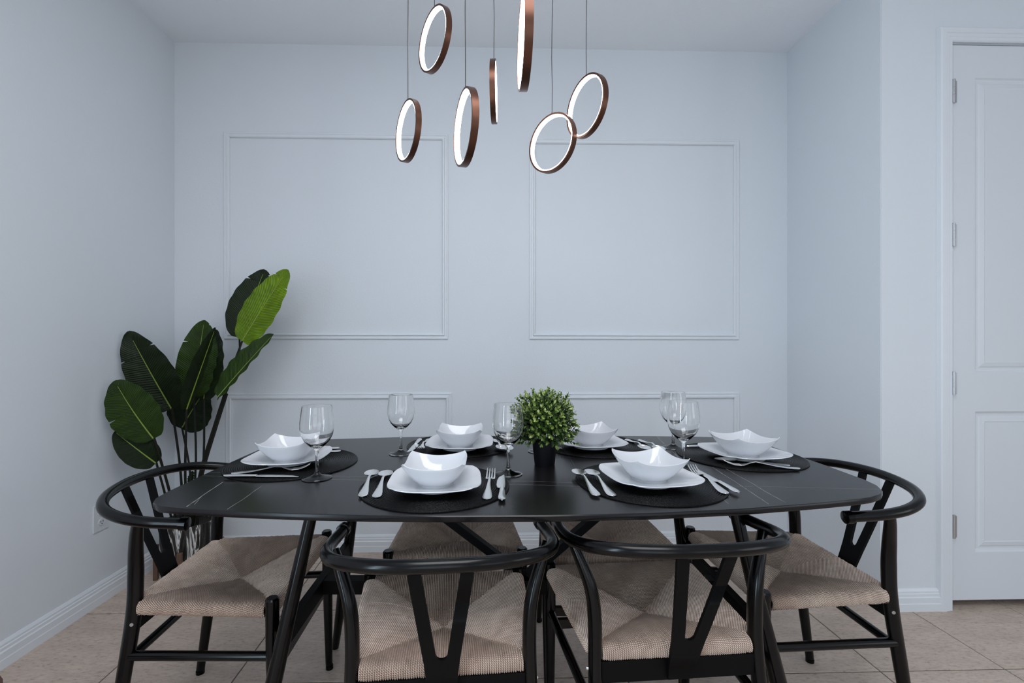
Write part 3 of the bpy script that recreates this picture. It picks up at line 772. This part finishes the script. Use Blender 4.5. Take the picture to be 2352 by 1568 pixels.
# ------------------------------------------------------------ tall leafy plant in marbled planter
bp_ = tag(empty('tall_plant', (-1.455, 2.20, 0)), 'tall plant with big paddle-shaped green leaves in a black marbled planter on a wooden stand', 'plant')
OFF = V((-1.455, 2.20, 0))
q = MB(); q.lathe([(0, .075), (.078, .075), (.094, .085), (.108, .12), (.117, .18), (.120, .262), (.118, .270), (.112, .268), (.110, .235), (0, .235)], 48); q.build('planter', m_marble, bp_)
q = MB(); q.lathe([(0, .242), (.110, .242), (.110, .236), (0, .236)], 32); q.build('soil', m_soil, bp_)
st = MB()
for a_ in (18, 108): 
    d = V((cos(R(a_)), sin(R(a_)), 0)); bar(st, -d*.13+V((0, 0, .062)), d*.13+V((0, 0, .062)), .022, .024)
std = st.build('stand_frame', m_wood, bp_, smooth=False)
for a_ in (18, 108, 198, 288):
    d = V((cos(R(a_)), sin(R(a_)), 0)); l_ = MB(); M_ = Matrix.Translation(d*.136) @ Matrix.Rotation(R(a_), 4, 'Z')
    l_.box((-.009, -.010, 0), (.009, .010, .165), M_, bev=.002); l_.build('stand_leg', m_wood, bp_, smooth=False)
def leaf(base, tip, hw_, m, twist=0, fold=.25, bend=.12, notches=(), p=.8, rib=True, seed=0, wl=1.0, wr=1.0):
    base = V(base)-OFF; tip = V(tip)-OFF
    ax = tip-base; ln = ax.length; T = ax/ln
    nrm = V((0, -1, .15)); nrm = (nrm-T*nrm.dot(T)).normalized(); nrm = Matrix.Rotation(twist, 3, T) @ nrm
    sd = T.cross(nrm).normalized()
    rnd = random.Random(seed); us = sorted(set([i/44 for i in range(45)]+[n_[1]+e for n_ in notches for e in (-.012, 0, .012)]))
    q = MB(); g_ = []; nv = 12; mid = []
    for u in us:
        u = min(1, max(0, u))
        wd = hw_*(sin(pi*min(1, (u*.97+.03)**p))**.55)
        if u >= 1: wd = hw_*.05
        c = base+T*ln*u-nrm*(bend*ln*(u*u-.15*u))
        mid.append(c+nrm*.0012)
        row = []
        for j in range(nv+1):
            s_ = 2*j/nv-1; w_ = wd*(wl if s_ < 0 else wr)
            for sdn, u0, dep in notches:
                if sdn*s_ > 0 and abs(u-u0) < .004: w_ *= (1-dep)
            a_ = abs(s_)
            wave = .0035*sin(u*34+s_*2+seed)*a_*a_
            pos = c+sd*(s_*w_*cos(fold))+nrm*(a_*w_*sin(fold)*(1-.35*a_)+wave)
            row.append(q.vert(pos))
        g_.append((u, row))
    for (u0, a_), (u1, b_) in zip(g_, g_[1:]):
        for j in range(nv):
            s0, s1 = 2*j/nv-1, 2*(j+1)/nv-1
            q.face((a_[j], a_[j+1], b_[j+1], b_[j]), uv=[(u0, s0), (u0, s1), (u1, s1), (u1, s0)])
    o = q.build('leaf', m, bp_)
    if rib:
        k = int(len(mid)*.96); r_ = MB(); pts = mid[:k:3]; n_ = len(pts)
        r_.tube(pts, [.0034*(1-.75*i/(n_-1)) for i in range(n_)], 6); r_.build('midrib', m_rib, o)
    return o
D, Mi, Br = m_leaf_dark, m_leaf_mid, m_leaf_bright
leaf((-1.231, 2.23, 1.138), (-1.136, 2.27, 1.482), .100, D, .15, .15, .08, ((-1, .82, .28), (1, .93, .3)), seed=1)
lb = leaf((-1.157, 2.12, 1.122), (-.949, 2.10, 1.452), .088, Br, -.1, .18, .06, ((-1, .88, .22), (1, .80, .3)), seed=2)
lb['label'] = 'bright yellow-green leaf'
leaf((-1.245, 2.08, .868), (-.992, 2.06, 1.156), .086, Mi, -.62, .50, .03, ((1, .93, .3),), seed=3)
leaf((-1.450, 2.22, .858), (-1.398, 2.22, 1.224), .088, Mi, .45, .22, .05, ((-1, .70, .28), (1, .95, .2)), seed=4)
leaf((-1.4145, 2.12, .808), (-1.270, 2.10, 1.186), .070, D, .75, .75, -.02, (), seed=5, wr=.35)
leaf((-1.4165, 2.25, .838), (-1.385, 2.27, 1.182), .105, D, -.25, .20, .06, ((-1, .9, .2),), seed=6)
leaf((-1.512, 2.16, .803), (-1.622, 2.03, 1.160), .100, D, .25, .22, .08, ((1, .78, .25), (-1, .70, .2)), seed=7)
lm = leaf((-1.478, 2.00, .696), (-1.604, 1.92, .945), .104, Mi, .05, .12, .16, ((-1, .50, .28),), p=.9, seed=8)
leaf((-1.483, 2.02, .584), (-1.612, 1.95, .735), .068, D, .4, .30, .2, (), seed=9)
leaf((-1.560, 2.30, .684), (-1.475, 2.33, .870), .115, D, 0, .15, .1, (), seed=10)
leaf((-1.452, 2.20, .440), (-1.440, 2.20, .500), .016, D, 0, .3, .1, (), seed=11, rib=False)
def stem(pts, r0, r1):
    q = MB(); n_ = len(pts); q.tube([V(p)-OFF for p in pts], [r0+(r1-r0)*i/(n_-1) for i in range(n_)], 8, smooth_n=4); q.build('stem', m_stem, bp_)
PZ = .235
stem([(-1.44, 2.19, PZ), (-1.372, 2.16, .50), (-1.29, 2.13, .72), (-1.222, 2.10, .88)], .0125, .0105)
stem([(-1.300, 2.14, .70), (-1.250, 2.14, .87), (-1.220, 2.20, 1.02), (-1.231, 2.23, 1.14)], .0060, .0045)
stem([(-1.290, 2.13, .72), (-1.232, 2.12, .90), (-1.195, 2.12, 1.02), (-1.157, 2.12, 1.124)], .0060, .0045)
stem([(-1.450, 2.21, PZ), (-1.430, 2.21, .55), (-1.447, 2.22, .862)], .0055, .0045)
stem([(-1.445, 2.17, PZ), (-1.428, 2.13, .50), (-1.4145, 2.12, .812)], .0065, .0045)
stem([(-1.425, 2.21, PZ), (-1.418, 2.25, .55), (-1.4165, 2.25, .842)], .0060, .0045)
stem([(-1.470, 2.18, PZ), (-1.478, 2.17, .52), (-1.511, 2.16, .808)], .0060, .0048)
stem([(-1.465, 2.14, PZ), (-1.455, 2.06, .46), (-1.477, 2.00, .700)], .0060, .0050)
stem([(-1.475, 2.13, PZ), (-1.462, 2.06, .40), (-1.482, 2.02, .588)], .0050, .0045)
stem([(-1.480, 2.23, PZ), (-1.495, 2.27, .45), (-1.558, 2.30, .690)], .0055, .0045)
stem([(-1.455, 2.20, PZ), (-1.453, 2.20, .442)], .0035, .0028)

# ------------------------------------------------------------ ring pendants
CL = 2.706
def make_ring(name, x, y, z, ang, lab, dia=.19):
    r = tag(empty(name, (x, y, z), ang), lab, 'pendant light', 'glowing ring pendants over the table')
    Ro = dia/2; w_ = .0088
    def ringm(prof):
        q = MB(); seg = 96; rg = []
        for k in range(seg):
            a_ = 2*pi*k/seg; rg.append([q.vert((rr*cos(a_), yy, rr*sin(a_))) for rr, yy in prof])
        n_ = len(prof)
        for k in range(seg):
            for j in range(n_): q.face((rg[k][j], rg[k][(j+1) % n_], rg[(k+1) % seg][(j+1) % n_], rg[(k+1) % seg][j]))
        return q
    ringm([(Ro, -w_), (Ro, w_), (Ro-.0058, w_), (Ro-.0058, -w_)]).build('ring_band', m_bronze, r)
    ringm([(Ro-.0060, -w_*.86), (Ro-.0060, w_*.86), (Ro-.0098, w_*.80), (Ro-.0098, -w_*.80)]).build('light_strip', m_emit, r)
    q = MB(); c0 = V((0, 0, Ro-.001)); c1 = V((0, 0, CL-z))
    n_ = 9; pts = [c0.lerp(c1, i/n_)+V((.0012*sin(i*2.1+x*30), .0012*cos(i*1.7), 0))*(0 if i in (0, n_) else 1) for i in range(n_+1)]
    q.tube(pts, .0011, 6); q.build('cable', m_cable, r)
    q = MB(); q.lathe([(0, 0), (.0028, 0), (.0028, .006), (0, .006)], 10, (0, 0, Ro-.0008)); q.build('cable_grip', m_bronze, r)
    q = MB(); q.lathe([(0, CL-z-.030), (.016, CL-z-.030), (.018, CL-z-.026), (.018, CL-z), (0, CL-z)], 20); q.build('ceiling_cup', m_bronze, r)
    return r
RG = [
    (-0.2729, 1.4746, 1.7914, 59.0, 'bronze glowing ring pendant, leftmost and low, above the left wall moulding'),
    (-0.1831, 1.4404, 2.0621, 55.0, 'bronze glowing ring pendant at the upper left, crossing the ceiling line'),
    (-0.0709, 1.1861, 1.6659, 71.3, 'narrow bronze ring pendant hanging lowest in the middle, third cable from the left'),
    (0.0032, 1.5087, 1.9351, -86.8, 'bronze ring pendant seen almost edge on, a thin vertical bar'),
    (0.0693, 1.0000, 1.7650, 88.2, 'bronze ring pendant cut off by the top of the picture, nearest to the viewer'),
    (0.1956, 1.5160, 1.7706, 47.5, 'roundest bronze ring pendant, lowest on the right, overlapping another'),
    (0.2977, 1.4595, 1.8630, 63.5, 'rightmost bronze ring pendant, partly behind the roundest one'),
]
for x, y, z, b_, lab in RG: make_ring('ring_pendant', x, y, z, R(-b_), lab)

# ------------------------------------------------------------ wall outlet, corner of a stool
out_ = tag(empty('wall_outlet', (-1.685, 1.968, .366), R(90)), 'white double power outlet low on the left wall beside the plant', 'outlet')
q = MB(); q.box((-.036, -.006, -.058), (.036, 0, .058), bev=.0025); q.build('cover_plate', m_plate, out_, smooth=False)
for dz in (-.02, .02):
    q = MB(); q.prism([(.016*cos(a_)*1.0, .014*sin(a_)) for a_ in [2*pi*k/20 for k in range(20)]], -.0015, .0015, Matrix.Translation((0, -.0070, dz)) @ Matrix.Rotation(R(90), 4, 'X'))
    so = q.build('socket', m_plate, out_, smooth=False)
    q = MB(); q.box((-.0070, -.0092, dz-.001), (-.0050, -.0084, dz+.007)); q.box((.0050, -.0092, dz-.001), (.0070, -.0084, dz+.007)); q.box((-.002, -.0092, dz-.009), (.002, -.0084, dz-.005)); q.build('slot', m_dark, so, smooth=False)
stl = tag(empty('stool', (-1.178, .72, 0)), 'brown rounded seat corner at the bottom left edge of the picture', 'stool')
q = MB()
rp = []
for (cx_, cy_, a0) in ((.17, .17, 0), (-.17, .17, 90), (-.17, -.17, 180), (.17, -.17, 270)):
    rp += arc((cx_, cy_), .04, a0, a0+90, 5)
prev = None; n_ = len(rp)
for s_, z in ((.93, .385), (.985, .39), (1, .40), (1, .435), (.985, .445), (.93, .45)):
    rg = [q.vert((p[0]*s_, p[1]*s_, z)) for p in rp]
    if prev:
        for i in range(n_): q.face((prev[i], prev[(i+1) % n_], rg[(i+1) % n_], rg[i]))
    else: q.face(rg[::-1], flat=True)
    prev = rg
q.face(prev, flat=True); q.build('seat', m_leather, stl)
for sx_ in (-1, 1):
    for sy_ in (-1, 1):
        q = MB(); q.tube([(.17*sx_, .17*sy_, 0), (.155*sx_, .155*sy_, .39)], [.012, .018], 10); q.build('leg', m_wood, stl)
